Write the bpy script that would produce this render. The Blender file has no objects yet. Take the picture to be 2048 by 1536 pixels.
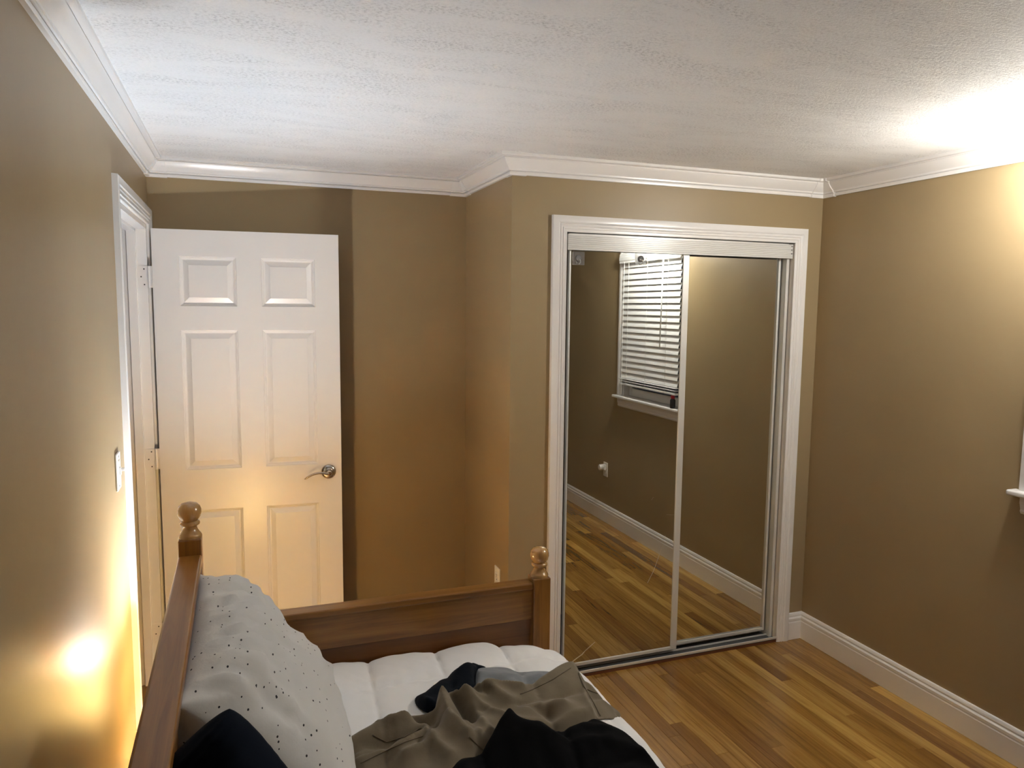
import bpy, bmesh, math, random
from mathutils import Vector, Matrix, noise
from mathutils.geometry import delaunay_2d_cdt
random.seed(7)
S = bpy.context.scene
COL = S.collection

# ------------------------------------------------------------------ camera
FPX = 1471.15                      # focal length in pixels of the 2048 px wide frame
CAM = Vector((0.0, 0.0, 1.71))
RT = Vector((0.93821405, -0.34591683, 0.00979507))
FW = Vector((0.34502571, 0.93286537, -0.10353488))
UP = Vector((0.02667697, 0.10051743, 0.99457759))
cd = bpy.data.cameras.new('camera'); cam = bpy.data.objects.new('camera', cd); COL.objects.link(cam)
cd.sensor_width = 36.0; cd.lens = 36.0 * FPX / 2048.0; cd.clip_start = 0.02
M = Matrix((RT, UP, -FW)).transposed().to_4x4(); M.translation = CAM
cam.matrix_world = M
S.camera = cam

def ray(px, py, axis, val):
    """pixel of the 2048x1536 frame -> the point where its ray meets a plane x/y/z = val"""
    d = FW + RT * ((px - 1024) / FPX) + UP * ((768 - py) / FPX)
    i = 'xyz'.index(axis); t = (val - CAM[i]) / d[i]
    return CAM + d * t

# ------------------------------------------------------------------ world, light, exposure
w = bpy.data.worlds.new('night'); S.world = w; w.use_nodes = True
w.node_tree.nodes['Background'].inputs[0].default_value = (0.02, 0.025, 0.04, 1)
w.node_tree.nodes['Background'].inputs[1].default_value = 0.15
S.view_settings.view_transform = 'Standard'; S.view_settings.look = 'None'
S.view_settings.gamma = 1.0; S.view_settings.use_curve_mapping = False
S.view_settings.exposure = 1.55
LAMP_BULB_W = 42.0      # bulb of the lamp that stands on the floor behind the bed
LAMP_SHADE_E = 15.0     # glow of its warm shade
SCONCE_W = 68.0         # wall lamp above the window

S.cycles.max_bounces = 10; S.cycles.diffuse_bounces = 6; S.cycles.glossy_bounces = 5
S.cycles.transmission_bounces = 6; S.cycles.caustics_reflective = False; S.cycles.caustics_refractive = False

# ------------------------------------------------------------------ room dimensions (metres)
XL, YB, XC, YF, XR, YN, H = -0.366, 3.625, 1.085, 2.957, 2.727, -0.75, 2.342
ZCR = 2.262                # underside of the crown moulding
WT = 0.115                 # wall thickness
DJ0, DJ1, DZ = 2.728, 3.545, 2.045      # doorway in the left wall
CX0, CX1, CZ = 1.338, 2.562, 2.037      # closet opening
WY0, WY1, WZ0, WZ1 = 1.02, 1.802, 1.05, 2.11   # window opening in the right wall

# ------------------------------------------------------------------ materials
def mat(name, col, rough=0.5, metal=0.0, spec=0.5, **kw):
    m = bpy.data.materials.new(name); m.use_nodes = True
    b = m.node_tree.nodes['Principled BSDF']
    b.inputs['Base Color'].default_value = (*col, 1); b.inputs['Roughness'].default_value = rough
    b.inputs['Metallic'].default_value = metal; b.inputs['Specular IOR Level'].default_value = spec
    for k, v in kw.items(): b.inputs[k].default_value = v
    return m
def nd(m, t): return m.node_tree.nodes.new(t)
def lk(m, a, b): m.node_tree.links.new(a, b)
def pb(m): return m.node_tree.nodes['Principled BSDF']
def coords(m, kind='pos', scale=(1, 1, 1)):
    mp = nd(m, 'ShaderNodeMapping'); mp.inputs['Scale'].default_value = scale
    if kind == 'pos': lk(m, nd(m, 'ShaderNodeNewGeometry').outputs['Position'], mp.inputs['Vector'])
    else: lk(m, nd(m, 'ShaderNodeTexCoord').outputs['Object'], mp.inputs['Vector'])
    return mp.outputs[0]
def noise_t(m, vec, scale, detail=3, rough=0.55, dist=0.0):
    n = nd(m, 'ShaderNodeTexNoise'); n.inputs['Scale'].default_value = scale; n.inputs['Detail'].default_value = detail
    n.inputs['Roughness'].default_value = rough; n.inputs['Distortion'].default_value = dist
    lk(m, vec, n.inputs['Vector']); return n.outputs['Fac']
def bump(m, h, strength=0.2, dist=0.002, prev=None):
    b = nd(m, 'ShaderNodeBump'); b.inputs['Strength'].default_value = strength; b.inputs['Distance'].default_value = dist
    lk(m, h, b.inputs['Height'])
    if prev is not None: lk(m, prev, b.inputs['Normal'])
    lk(m, b.outputs[0], pb(m).inputs['Normal']); return b.outputs[0]
def ramp(m, fac, stops):
    r = nd(m, 'ShaderNodeValToRGB'); cr = r.color_ramp
    while len(cr.elements) < len(stops): cr.elements.new(0.5)
    for e, (p, c) in zip(cr.elements, stops): e.position = p; e.color = (*c, 1) if len(c) == 3 else c
    lk(m, fac, r.inputs[0]); return r.outputs[0]
def math_n(m, op, a, b=None):
    n = nd(m, 'ShaderNodeMath'); n.operation = op
    for i, v in enumerate((a, b)):
        if v is None: continue
        if isinstance(v, (int, float)): n.inputs[i].default_value = v
        else: lk(m, v, n.inputs[i])
    return n.outputs[0]

M_WALL = mat('tan_eggshell_paint', (0.31, 0.232, 0.13), 0.40, spec=0.28)
v = coords(M_WALL); n1 = bump(M_WALL, noise_t(M_WALL, v, 160, 2), 0.10, 0.0012); bump(M_WALL, noise_t(M_WALL, v, 7, 2), 0.06, 0.012, n1)
lk(M_WALL, ramp(M_WALL, noise_t(M_WALL, v, 1.3, 2), [(0.3, (0.298, 0.223, 0.123)), (0.7, (0.325, 0.244, 0.137))]), pb(M_WALL).inputs['Base Color'])

M_CEIL = mat('white_textured_ceiling', (0.80, 0.79, 0.78), 0.75, spec=0.3)
v = coords(M_CEIL, scale=(1, 1.5, 1))
# dry-rolled paint in streaky patches; dark flecks also paint in the stipple's small shadows
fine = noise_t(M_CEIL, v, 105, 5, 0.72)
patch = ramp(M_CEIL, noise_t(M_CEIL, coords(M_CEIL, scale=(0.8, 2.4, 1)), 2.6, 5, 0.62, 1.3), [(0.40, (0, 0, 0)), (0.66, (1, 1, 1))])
fleck = ramp(M_CEIL, fine, [(0.36, (1, 1, 1)), (0.52, (0, 0, 0))])
msk_ = math_n(M_CEIL, 'MULTIPLY', math_n(M_CEIL, 'MULTIPLY', fleck, math_n(M_CEIL, 'ADD', math_n(M_CEIL, 'MULTIPLY', patch, 0.88), 0.12)), 0.66)
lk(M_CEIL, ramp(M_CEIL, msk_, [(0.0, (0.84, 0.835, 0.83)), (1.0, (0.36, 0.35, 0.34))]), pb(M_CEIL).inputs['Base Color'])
sw = noise_t(M_CEIL, coords(M_CEIL, scale=(0.9, 2.8, 1)), 6.5, 5, 0.6, 1.4)
n1 = bump(M_CEIL, sw, 0.35, 0.012)
bump(M_CEIL, fine, 0.7, 0.006, n1)

M_TRIM = mat('white_semigloss_trim', (0.78, 0.765, 0.75), 0.24)
bump(M_TRIM, noise_t(M_TRIM, coords(M_TRIM, scale=(1, 1, 1)), 60, 2), 0.05, 0.001)
M_DOOR = mat('white_door_paint', (0.74, 0.72, 0.70), 0.30)
bump(M_DOOR, noise_t(M_DOOR, coords(M_DOOR, scale=(90, 90, 5)), 1.0, 4, 0.6, 0.6), 0.14, 0.0012)
M_PLATE = mat('white_plastic', (0.80, 0.78, 0.74), 0.3)
M_DARK = mat('dark_gap', (0.006, 0.006, 0.006), 0.7)
M_SCREW = mat('screw_dark', (0.05, 0.045, 0.04), 0.5)
M_MIRROR = mat('mirror_silver', (0.80, 0.82, 0.79), 0.0, 1.0)
M_ALU = mat('satin_aluminium', (0.72, 0.72, 0.69), 0.40, 0.35)
M_ALUW = mat('white_painted_metal', (0.66, 0.65, 0.62), 0.26)
M_NICKEL = mat('brushed_nickel', (0.52, 0.47, 0.40), 0.24, 1.0)
M_CLEAR = mat('clear_plastic', (0.95, 0.95, 0.95), 0.06, **{'Transmission Weight': 0.85, 'IOR': 1.45})
M_GLASS = mat('window_glass', (1, 1, 1), 0.0, **{'Transmission Weight': 1.0, 'IOR': 1.45})
M_BLIND = mat('white_blind_slat', (0.80, 0.80, 0.79), 0.35)
M_RED = mat('red_plastic', (0.35, 0.012, 0.02), 0.3)
M_BLACK = mat('black_plastic', (0.012, 0.012, 0.013), 0.35)
M_SEAM = mat('khaki_stitching', (0.135, 0.105, 0.068), 0.9)
M_STRAND = mat('straw_strand', (0.36, 0.24, 0.10), 0.5)
M_PLATEDK = mat('gap_shade_track', (0.07, 0.075, 0.08), 0.45, 0.3)  # plate coloured dark to paint in the shaded gap under the doors
M_THRESH = mat('reddish_threshold_wood', (0.13, 0.045, 0.02), 0.4)

def wood(name, dark, mid, light, along, rough=0.32, coat=0.12, perobj=False, gs=1.0):
    m = mat(name, mid, rough); b = pb(m); b.inputs['Coat Weight'].default_value = coat; b.inputs['Coat Roughness'].default_value = 0.18
    sc = [34, 34, 34]; sc['xyz'.index(along)] = 1.7
    vec = coords(m, 'pos', [s * gs for s in sc])
    oi = nd(m, 'ShaderNodeObjectInfo')
    if perobj:
        add = nd(m, 'ShaderNodeVectorMath'); add.operation = 'MULTIPLY_ADD'
        cmb = nd(m, 'ShaderNodeCombineXYZ')
        for i in range(3): lk(m, oi.outputs['Random'], cmb.inputs[i])
        add.inputs[1].default_value = (97, 61, 43); lk(m, cmb.outputs[0], add.inputs[0]); lk(m, vec, add.inputs[2]); vec = add.outputs[0]
    g = noise_t(m, vec, 1.0, 5, 0.62, 1.4)
    col = ramp(m, g, [(0.28, dark), (0.5, mid), (0.72, light)])
    if perobj:
        tint = ramp(m, oi.outputs['Random'], [(0.0, (0.60, 0.48, 0.36)), (0.14, (0.76, 0.66, 0.56)), (0.4, (0.90, 0.86, 0.80)), (0.72, (1.08, 1.06, 1.0)), (0.88, (1.30, 1.36, 1.42)), (1.0, (1.62, 1.80, 2.0))])
        mx = nd(m, 'ShaderNodeMix'); mx.data_type = 'RGBA'; mx.blend_type = 'MULTIPLY'; mx.inputs[0].default_value = 1.0
        lk(m, col, mx.inputs[6]); lk(m, tint, mx.inputs[7]); col = mx.outputs[2]
    lk(m, col, b.inputs['Base Color'])
    bump(m, g, 0.06, 0.001)
    return m
M_PLANK = wood('oak_strip_floor', (0.165, 0.075, 0.014), (0.28, 0.145, 0.030), (0.35, 0.195, 0.046), 'y', 0.24, 0.35, True)
BW = ((0.155, 0.060, 0.011), (0.245, 0.105, 0.019), (0.31, 0.142, 0.029))
M_BEDY = wood('honey_maple_y', *BW, 'y'); M_BEDX = wood('honey_maple_x', *BW, 'x'); M_BEDZ = wood('honey_maple_z', *BW, 'z')
BP_ = tuple(tuple(c * k for c, k in zip(t, (0.66, 0.55, 0.5))) for t in BW)  # panel wood: darker, redder version of the bed wood
M_PANX = wood('dark_panel_x', *BP_, 'x'); M_PANY = wood('dark_panel_y', *BP_, 'y')
M_FINIAL = wood('honey_maple_turned', (0.36, 0.19, 0.06), (0.44, 0.25, 0.085), (0.50, 0.29, 0.10), 'z', 0.2, 0.5)

def fabric(name, col, rough=0.9, weave=900, wstr=0.25, sheen=0.2, mottled=None):
    m = mat(name, col, rough, spec=0.1); pb(m).inputs['Sheen Weight'].default_value = sheen
    v = coords(m); n1 = bump(m, noise_t(m, v, weave, 1), wstr, 0.0006)
    bump(m, noise_t(m, v, 26, 4, 0.6), 0.25, 0.006, n1)
    if mottled: lk(m, ramp(m, noise_t(m, v, 18, 3), [(0.3, mottled), (0.7, col)]), pb(m).inputs['Base Color'])
    return m
M_COMF = fabric('white_comforter', (0.88, 0.88, 0.875))
M_PANTS = fabric('khaki_twill', (0.19, 0.155, 0.105), mottled=(0.17, 0.138, 0.092))
M_NAVY = fabric('navy_black_jersey', (0.004, 0.006, 0.010), sheen=0.03)
M_GREY = fabric('heather_grey_jersey', (0.25, 0.265, 0.28), mottled=(0.20, 0.215, 0.23))
M_BLACKC = fabric('black_jersey', (0.003, 0.003, 0.0035), sheen=0.0)
M_CUSH = fabric('dark_navy_fleece', (0.004, 0.007, 0.014), sheen=0.02)
M_PILLOW = fabric('speckled_pillowcase', (0.66, 0.66, 0.645), wstr=0.12)
vo = nd(M_PILLOW, 'ShaderNodeTexVoronoi'); vo.inputs['Scale'].default_value = 75; lk(M_PILLOW, coords(M_PILLOW, 'obj', (1, 0.62, 1)), vo.inputs['Vector'])
msk = math_n(M_PILLOW, 'LESS_THAN', vo.outputs['Distance'], 0.165)
sep = nd(M_PILLOW, 'ShaderNodeSeparateColor'); lk(M_PILLOW, vo.outputs['Color'], sep.inputs[0])
msk = math_n(M_PILLOW, 'MULTIPLY', msk, math_n(M_PILLOW, 'GREATER_THAN', sep.outputs[0], 0.60))
lk(M_PILLOW, ramp(M_PILLOW, msk, [(0.0, (0.66, 0.66, 0.645)), (1.0, (0.03, 0.03, 0.035))]), pb(M_PILLOW).inputs['Base Color'])
M_MATT = fabric('mattress_ticking', (0.6, 0.6, 0.6))
M_SHADE = mat('warm_lampshade', (0.8, 0.62, 0.4), 0.8, **{'Emission Color': (1.0, 0.63, 0.21, 1), 'Emission Strength': LAMP_SHADE_E})
M_BULB = mat('frosted_bulb', (0.9, 0.9, 0.9), 0.4, **{'Emission Color': (0.95, 0.97, 1.0, 1), 'Emission Strength': 40.0})
M_GLOBE = mat('opal_glass_globe', (0.9, 0.9, 0.88), 0.3, **{'Emission Color': (1.0, 0.97, 0.86, 1), 'Emission Strength': 30.0})

# ------------------------------------------------------------------ mesh helpers
def tag(o, label=None, cat=None, group=None, kind=None):
    if label: o['label'] = label
    if cat: o['category'] = cat
    if group: o['group'] = group
    if kind: o['kind'] = kind
    return o
def thing(name, loc, label, cat, group=None, kind=None):
    o = bpy.data.objects.new(name, None); COL.objects.link(o); o.location = loc; o.empty_display_size = 0.1
    return tag(o, label, cat, group, kind)
class MB:
    def __init__(s): s.v = []; s.f = []
    def add(s, vs, fs):
        n = len(s.v); s.v += [tuple(p) for p in vs]; s.f += [tuple(n + i for i in f) for f in fs]; return s
    def box(s, x0, x1, y0, y1, z0, z1):
        return s.add([(x0, y0, z0), (x1, y0, z0), (x1, y1, z0), (x0, y1, z0), (x0, y0, z1), (x1, y0, z1), (x1, y1, z1), (x0, y1, z1)],
                     [(0, 3, 2, 1), (4, 5, 6, 7), (0, 1, 5, 4), (1, 2, 6, 5), (2, 3, 7, 6), (3, 0, 4, 7)])
    def lathe(s, prof, c=(0, 0, 0), n=28, axis='z'):
        vs = []; fs = []
        for (r, h) in prof:
            for k in range(n):
                a = 2 * math.pi * k / n; p = (r * math.cos(a), r * math.sin(a), h)
                if axis == 'x': p = (p[2], p[0], p[1])
                if axis == 'y': p = (p[0], p[2], p[1])
                vs.append((p[0] + c[0], p[1] + c[1], p[2] + c[2]))
        for i in range(len(prof) - 1):
            for k in range(n): fs.append((i * n + k, i * n + (k + 1) % n, (i + 1) * n + (k + 1) % n, (i + 1) * n + k))
        if prof[0][0] > 1e-5: fs.append(tuple(reversed(range(n))))
        if prof[-1][0] > 1e-5: fs.append(tuple(range((len(prof) - 1) * n, len(prof) * n)))
        return s.add(vs, fs)
    def tube(s, pts, r, n=8, flat=None):
        pts = [Vector(p) for p in pts]; vs = []; fs = []
        rs = r if isinstance(r, (list, tuple)) else [r] * len(pts)
        for i, p in enumerate(pts):
            t = (pts[min(i + 1, len(pts) - 1)] - pts[max(i - 1, 0)]).normalized()
            a = t.cross(Vector((0, 0, 1)))
            if a.length < 1e-3: a = t.cross(Vector((0, 1, 0)))
            a.normalize(); b = t.cross(a)
            for k in range(n):
                q = 2 * math.pi * k / n; vs.append(p + a * (rs[i] * math.cos(q)) + b * (rs[i] * (flat or 1) * math.sin(q)))
        for i in range(len(pts) - 1):
            for k in range(n): fs.append((i * n + k, i * n + (k + 1) % n, (i + 1) * n + (k + 1) % n, (i + 1) * n + k))
        fs.append(tuple(reversed(range(n)))); fs.append(tuple(range((len(pts) - 1) * n, len(pts) * n)))
        return s.add(vs, fs)
    def build(s, name, m, parent=None, smooth=False, bevel=0.0, solid=0.0, seg=2):
        me = bpy.data.meshes.new(name); me.from_pydata(s.v, [], s.f); me.update()
        bm = bmesh.new(); bm.from_mesh(me); bmesh.ops.recalc_face_normals(bm, faces=bm.faces); bm.to_mesh(me); bm.free()
        o = bpy.data.objects.new(name, me); COL.objects.link(o)
        if isinstance(m, (list, tuple)):
            for x in m: me.materials.append(x)
        elif m: me.materials.append(m)
        if smooth is not False:
            if smooth is True: me.polygons.foreach_set('use_smooth', [True] * len(me.polygons))
            else:
                me.polygons.foreach_set('use_smooth', [True] * len(me.polygons))
                try: me.set_sharp_from_angle(angle=math.radians(smooth))
                except Exception: pass
        if bevel:
            b = o.modifiers.new('bevel', 'BEVEL'); b.width = bevel; b.segments = seg; b.limit_method = 'ANGLE'
        if solid:
            b = o.modifiers.new('solid', 'SOLIDIFY'); b.thickness = solid; b.offset = -1
        if parent is not None:
            bpy.context.view_layer.update()
            o.parent = parent; o.matrix_parent_inverse = parent.matrix_world.inverted()
        return o

def rn(a, b):                                   # right-hand normal of a 2D direction
    d = Vector((b[0] - a[0], b[1] - a[1])).normalized(); return Vector((d.y, -d.x))
def miter(n1, n2): return (n1 + n2) / (1 + n1.dot(n2))
def sweep2d(path, prof, to3, prev=None, nxt=None, side=1):
    """sweep a (offset, height) profile along a 2D path, mitred; to3(u, v, height) gives the 3D point"""
    mb = MB(); P = [Vector(p) for p in path]; rows = []
    for i, p in enumerate(P):
        n1 = rn(P[i - 1], p) if i > 0 else (rn(prev, p) if prev else None)
        n2 = rn(p, P[i + 1]) if i < len(P) - 1 else (rn(p, nxt) if nxt else None)
        mm = miter(n1, n2) if (n1 is not None and n2 is not None) else (n1 if n1 is not None else n2)
        rows.append([to3(*(p + mm * (o * side)), h) for (o, h) in prof])
    k = len(prof); vs = [q for r in rows for q in r]; fs = []
    for i in range(len(rows) - 1):
        for j in range(k): fs.append((i * k + j, i * k + (j + 1) % k, (i + 1) * k + (j + 1) % k, (i + 1) * k + j))
    fs.append(tuple(range(k))); fs.append(tuple(reversed(range((len(rows) - 1) * k, len(rows) * k))))
    return mb.add(vs, fs)

# ------------------------------------------------------------------ the shell
def struct(mb, name, m, label, cat, **kw): return tag(mb.build(name, m, **kw), label, cat, kind='structure')
floor = struct(MB().box(XL - WT, XR + WT, YN - WT, YB + WT, -0.10, -0.006), 'floor', M_DARK, 'honey oak strip floor of narrow varnished boards', 'floor')
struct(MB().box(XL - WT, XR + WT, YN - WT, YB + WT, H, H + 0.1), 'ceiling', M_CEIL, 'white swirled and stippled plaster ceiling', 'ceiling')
m = MB().box(XL - WT, XL, YN - WT, DJ0, 0, H).box(XL - WT, XL, DJ1, YB + WT, 0, H).box(XL - WT, XL, DJ0, DJ1, DZ, H)
struct(m, 'wall_left', M_WALL, 'tan painted wall with the doorway and light switch', 'wall')
struct(MB().box(XL, XC + 0.6, YB, YB + WT, 0, H), 'wall_back', M_WALL, 'tan painted wall behind the open white door', 'wall')
struct(MB().box(XC, XC + 0.10, YF, YB, 0, H), 'wall_closet_side', M_WALL, 'narrow tan return wall of the closet with an outlet', 'wall')
m = MB().box(XC + 0.10, CX0 - 0.018, YF, YF + 0.10, 0, H).box(CX1 + 0.018, XR, YF, YF + 0.10, 0, H).box(CX0 - 0.018, CX1 + 0.018, YF, YF + 0.10, CZ + 0.018, H)
struct(m, 'wall_closet_front', M_WALL, 'tan painted wall around the mirrored closet doors', 'wall')
m = MB().box(XR, XR + WT, YN - WT, WY0, 0, H).box(XR, XR + WT, WY1, YB + WT, 0, H).box(XR, XR + WT, WY0, WY1, 0, WZ0 - 0.02).box(XR, XR + WT, WY0, WY1, WZ1, H)
struct(m, 'wall_right', M_WALL, 'tan painted wall with the blind-covered window', 'wall')
struct(MB().box(XL, XR, YN - WT, YN, 0, H), 'wall_near', M_WALL, 'plain tan wall opposite the mirrored closet', 'wall')
struct(MB().box(XC + 0.6, XR, YB, YB + WT, 0, H), 'wall_closet_back', M_WALL, 'unlit back wall inside the closet', 'wall')
# hallway beyond the doorway
m = MB().box(-1.52, -1.42, 1.6, 4.6, 0, H).box(-1.42, XL - WT, 4.5, 4.6, 0, H).box(-1.42, XL - WT, 1.6, 1.7, 0, H)
struct(m, 'wall_hallway', M_WALL, 'hallway wall seen through the doorway', 'wall')
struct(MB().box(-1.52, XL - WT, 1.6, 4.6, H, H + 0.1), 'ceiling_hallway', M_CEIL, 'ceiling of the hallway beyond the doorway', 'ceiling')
struct(MB().box(-1.52, XL - WT, 1.6, 4.6, -0.1, 0.0), 'floor_hallway', M_PLANK, 'wood floor of the hallway beyond the doorway', 'floor')
struct(MB().box(XL - WT, XL, DJ0, DJ1, -0.006, 0.0), 'floor_threshold', M_PLANK, 'wood floor strip inside the doorway', 'floor')

# floor boards, each one a piece
PW = 0.0572
pm = MB(); hw = PW / 2 - 0.0004; c = 0.0009
pm.add([(-hw, 0, -0.006), (hw, 0, -0.006), (hw, 1, -0.006), (-hw, 1, -0.006),
        (-hw, 0, -c), (hw, 0, -c), (hw, 1, -c), (-hw, 1, -c), (-hw + c, 0.0008, 0), (hw - c, 0.0008, 0), (hw - c, 0.9992, 0), (-hw + c, 0.9992, 0)],
       [(0, 3, 2, 1), (0, 1, 5, 4), (1, 2, 6, 5), (2, 3, 7, 6), (3, 0, 4, 7), (4, 5, 9, 8), (5, 6, 10, 9), (6, 7, 11, 10), (7, 4, 8, 11), (8, 9, 10, 11)])
proto = pm.build('floor_board', M_PLANK); pme = proto.data; bpy.data.objects.remove(proto)
bpy.context.view_layer.update()
x = XR - 0.014
while x > XL + 0.01:
    xm = x - PW / 2
    yend = YB if xm < XC - 0.03 else YF + 0.1
    y = YN - random.uniform(0, 0.5)
    while y < yend - 0.02:
        ln = random.choice((0.5, 0.7, 0.85, 1.0, 1.2, 1.45, 1.7)) * random.uniform(0.9, 1.1)
        y0, y1 = max(y, YN), min(y + ln, yend)
        if y1 - y0 > 0.02:
            o = bpy.data.objects.new('floor_board', pme); COL.objects.link(o)
            o.location = (xm, y0, 0); o.scale = (1, y1 - y0 - 0.0006, 1); o.parent = floor
        y += ln
    x -= PW

# crown moulding, one length per wall, with small corner pieces
CP = [(o, ZCR + z) for o, z in ((0, 0), (0.0115, 0), (0.0125, 0.003), (0.0125, 0.0115), (0.0075, 0.0125), (0.0075, 0.0155), (0.0175, 0.0165), (0.0195, 0.0190), (0.0200, 0.0245), (0.0240, 0.0290),
      (0.0310, 0.0360), (0.0390, 0.0460), (0.0450, 0.0550), (0.0490, 0.0625), (0.0460, 0.0640), (0.0470, 0.0670), (0.0640, 0.0685), (0.066, 0.0705))] + [(0.066, H), (0, H)]
loop = [(XL, YN), (XL, YB), (XC, YB), (XC, YF), (XR, YF), (XR, YN)]
crown_lab = ['white crown moulding along the doorway wall', 'white crown moulding above the open door', 'short white crown moulding on the closet return',
             'white crown moulding above the mirrored closet', 'white crown moulding along the window wall', 'white crown moulding opposite the closet']
for i in range(6):
    a, b = loop[i], loop[(i + 1) % 6]
    o = sweep2d([a, b], CP, lambda u, v, h: (u, v, h), prev=loop[i - 1], nxt=loop[(i + 2) % 6]).build('trim_%d' % (i + 1), M_TRIM, smooth=22)
    tag(o, crown_lab[i], 'crown moulding', kind='structure')
CB = [(0 if p[0] == 0 else p[0] + 0.0035, p[1] - (0.003 if p[1] == ZCR else 0.0015 if p[1] < H else 0)) for p in CP]
def toward(a, b, d):
    v = Vector(b) - Vector(a); return tuple(Vector(a) + v.normalized() * d)
clab = ['white crown corner piece above the door hinges', 'white crown corner piece where back wall meets closet', 'white crown corner piece on the outward closet corner', 'white crown corner piece right of the closet']
for i in range(1, 5):
    dl = 0.085 if i != 3 else 0.06
    pth = [toward(loop[i], loop[i - 1], dl), loop[i], toward(loop[i], loop[(i + 1) % 6], dl)]
    o = sweep2d(pth, CB, lambda u, v, h: (u, v, h)).build('trim_%d' % (6 + i), M_TRIM, smooth=22)
    tag(o, clab[i - 1], 'crown moulding', kind='structure')

# baseboards
BP = [(0, 0.001), (0.016, 0.001), (0.016, 0.092), (0.0135, 0.0945), (0.0125, 0.098), (0.0150, 0.101), (0.0150, 0.112), (0.0120, 0.1165), (0.0090, 0.119), (0.0085, 0.1225), (0.0105, 0.125), (0.0095, 0.134), (0.006, 0.139), (0, 0.1405)]
def base(name, path, label, prev=None, nxt=None):
    o = sweep2d(path, BP, lambda u, v, h: (u, v, h), prev=prev, nxt=nxt).build(name, M_TRIM, smooth=32); tag(o, label, 'baseboard', kind='structure')
base('baseboard_left', [(XL, YN), (XL, DJ0 - 0.075)], 'white baseboard on the doorway wall behind the bed', prev=loop[-1])
base('baseboard_back', [(XL + 0.02, YB), (XC, YB)], 'white baseboard behind the open door', nxt=(XC, YF))
base('baseboard_closet_side', [(XC, YB), (XC, YF)], 'white baseboard on the closet return', prev=(XL, YB), nxt=(XR, YF))
base('baseboard_closet_front_left', [(XC, YF), (CX0 - 0.071, YF)], 'short white baseboard between bed and closet casing', prev=(XC, YB))
base('baseboard_closet_front_right', [(CX1 + 0.071, YF), (XR, YF)], 'short white baseboard between closet casing and corner', nxt=(XR, YN))
base('baseboard_right', [(XR, YF), (XR, YN)], 'long white moulded baseboard on the window wall', prev=(XC, YF), nxt=(XL, YN))
base('baseboard_near', [(XR, YN), (XL, YN)], 'white baseboard opposite the closet', prev=(XR, YF), nxt=(XL, YB))

# ------------------------------------------------------------------ closet
KP = [(0.0, 0.0), (0.0, 0.009), (0.003, 0.011), (0.012, 0.0115), (0.015, 0.0145), (0.019, 0.0150), (0.0215, 0.0125), (0.0245, 0.0135), (0.028, 0.0165), (0.032, 0.0165), (0.0345, 0.0140), (0.038, 0.0155), (0.042, 0.0185), (0.064, 0.0195), (0.069, 0.0175), (0.070, 0.0)]
o = sweep2d([(CX0, 0.0), (CX0, CZ), (CX1, CZ), (CX1, 0.0)], KP, lambda u, v, h: (u, YF - h, v), side=-1).build('trim_11', M_TRIM, smooth=28)
tag(o, 'white fluted casing around the mirrored closet', 'door casing', kind='structure')
m = MB().box(CX0 - 0.018, CX0, YF - 0.001, YF + 0.10, 0, CZ).box(CX1, CX1 + 0.018, YF - 0.001, YF + 0.10, 0, CZ).box(CX0 - 0.018, CX1 + 0.018, YF - 0.001, YF + 0.10, CZ, CZ + 0.018)
tag(m.build('trim_12', M_TRIM), 'white jamb lining inside the closet opening', 'jamb', kind='structure')
# header valance with fine ribs
hp = [(0.0, 1.962), (-0.006, 1.962)]
for k in range(7):
    z0 = 1.968 + k * 0.0085; hp += [(-0.006, z0), (-0.0035, z0 + 0.001), (-0.0035, z0 + 0.0025), (-0.006, z0 + 0.0035)]
hp += [(-0.006, 2.0305), (0.0, 2.0305)]
m = MB(); k = len(hp)
m.add([(CX0 + 0.009, YF + 0.006 + a, z) for a, z in hp] + [(CX1 - 0.004, YF + 0.006 + a, z) for a, z in hp],
      [(j, (j + 1) % k, k + (j + 1) % k, k + j) for j in range(k)] + [tuple(reversed(range(k))), tuple(range(k, 2 * k))])
hd = tag(m.build('trim_13', M_ALUW), 'white ribbed metal fascia above the sliding mirrors', 'closet track', kind='structure')
MB().box(CX0 + 0.02, CX1 - 0.02, YF + 0.012, YF + 0.085, 2.012, 2.034).build('upper_track', M_ALU, hd)
m = MB()
for zz in (1.985, 2.003, 2.02): m.lathe([(0.003, 0), (0.003, 0.0015), (0.0015, 0.002)], (CX1 - 0.012, YF - 0.001, zz), 8, 'y')
m.build('screw', M_SCREW, hd)
# bottom track
tr = thing('trim_14', ((CX0 + CX1) / 2, YF + 0.03, 0), 'aluminium sliding track at the foot of the mirrors', 'closet track', kind='structure')
MB().box(CX0, CX1, YF - 0.010, YF + 0.090, 0.0, 0.015).build('wood_strip', M_THRESH, tr)
MB().box(CX0, CX1, YF - 0.012, YF + 0.088, 0.015, 0.018).build('track_plate', M_PLATEDK, tr)
for yy, zt in ((YF - 0.012, 0.030), (YF + 0.040, 0.026), (YF + 0.084, 0.030)):
    MB().box(CX0, CX1, yy, yy + 0.005, 0.018, zt).build('track_lip', M_ALU, tr, bevel=0.0012)
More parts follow.
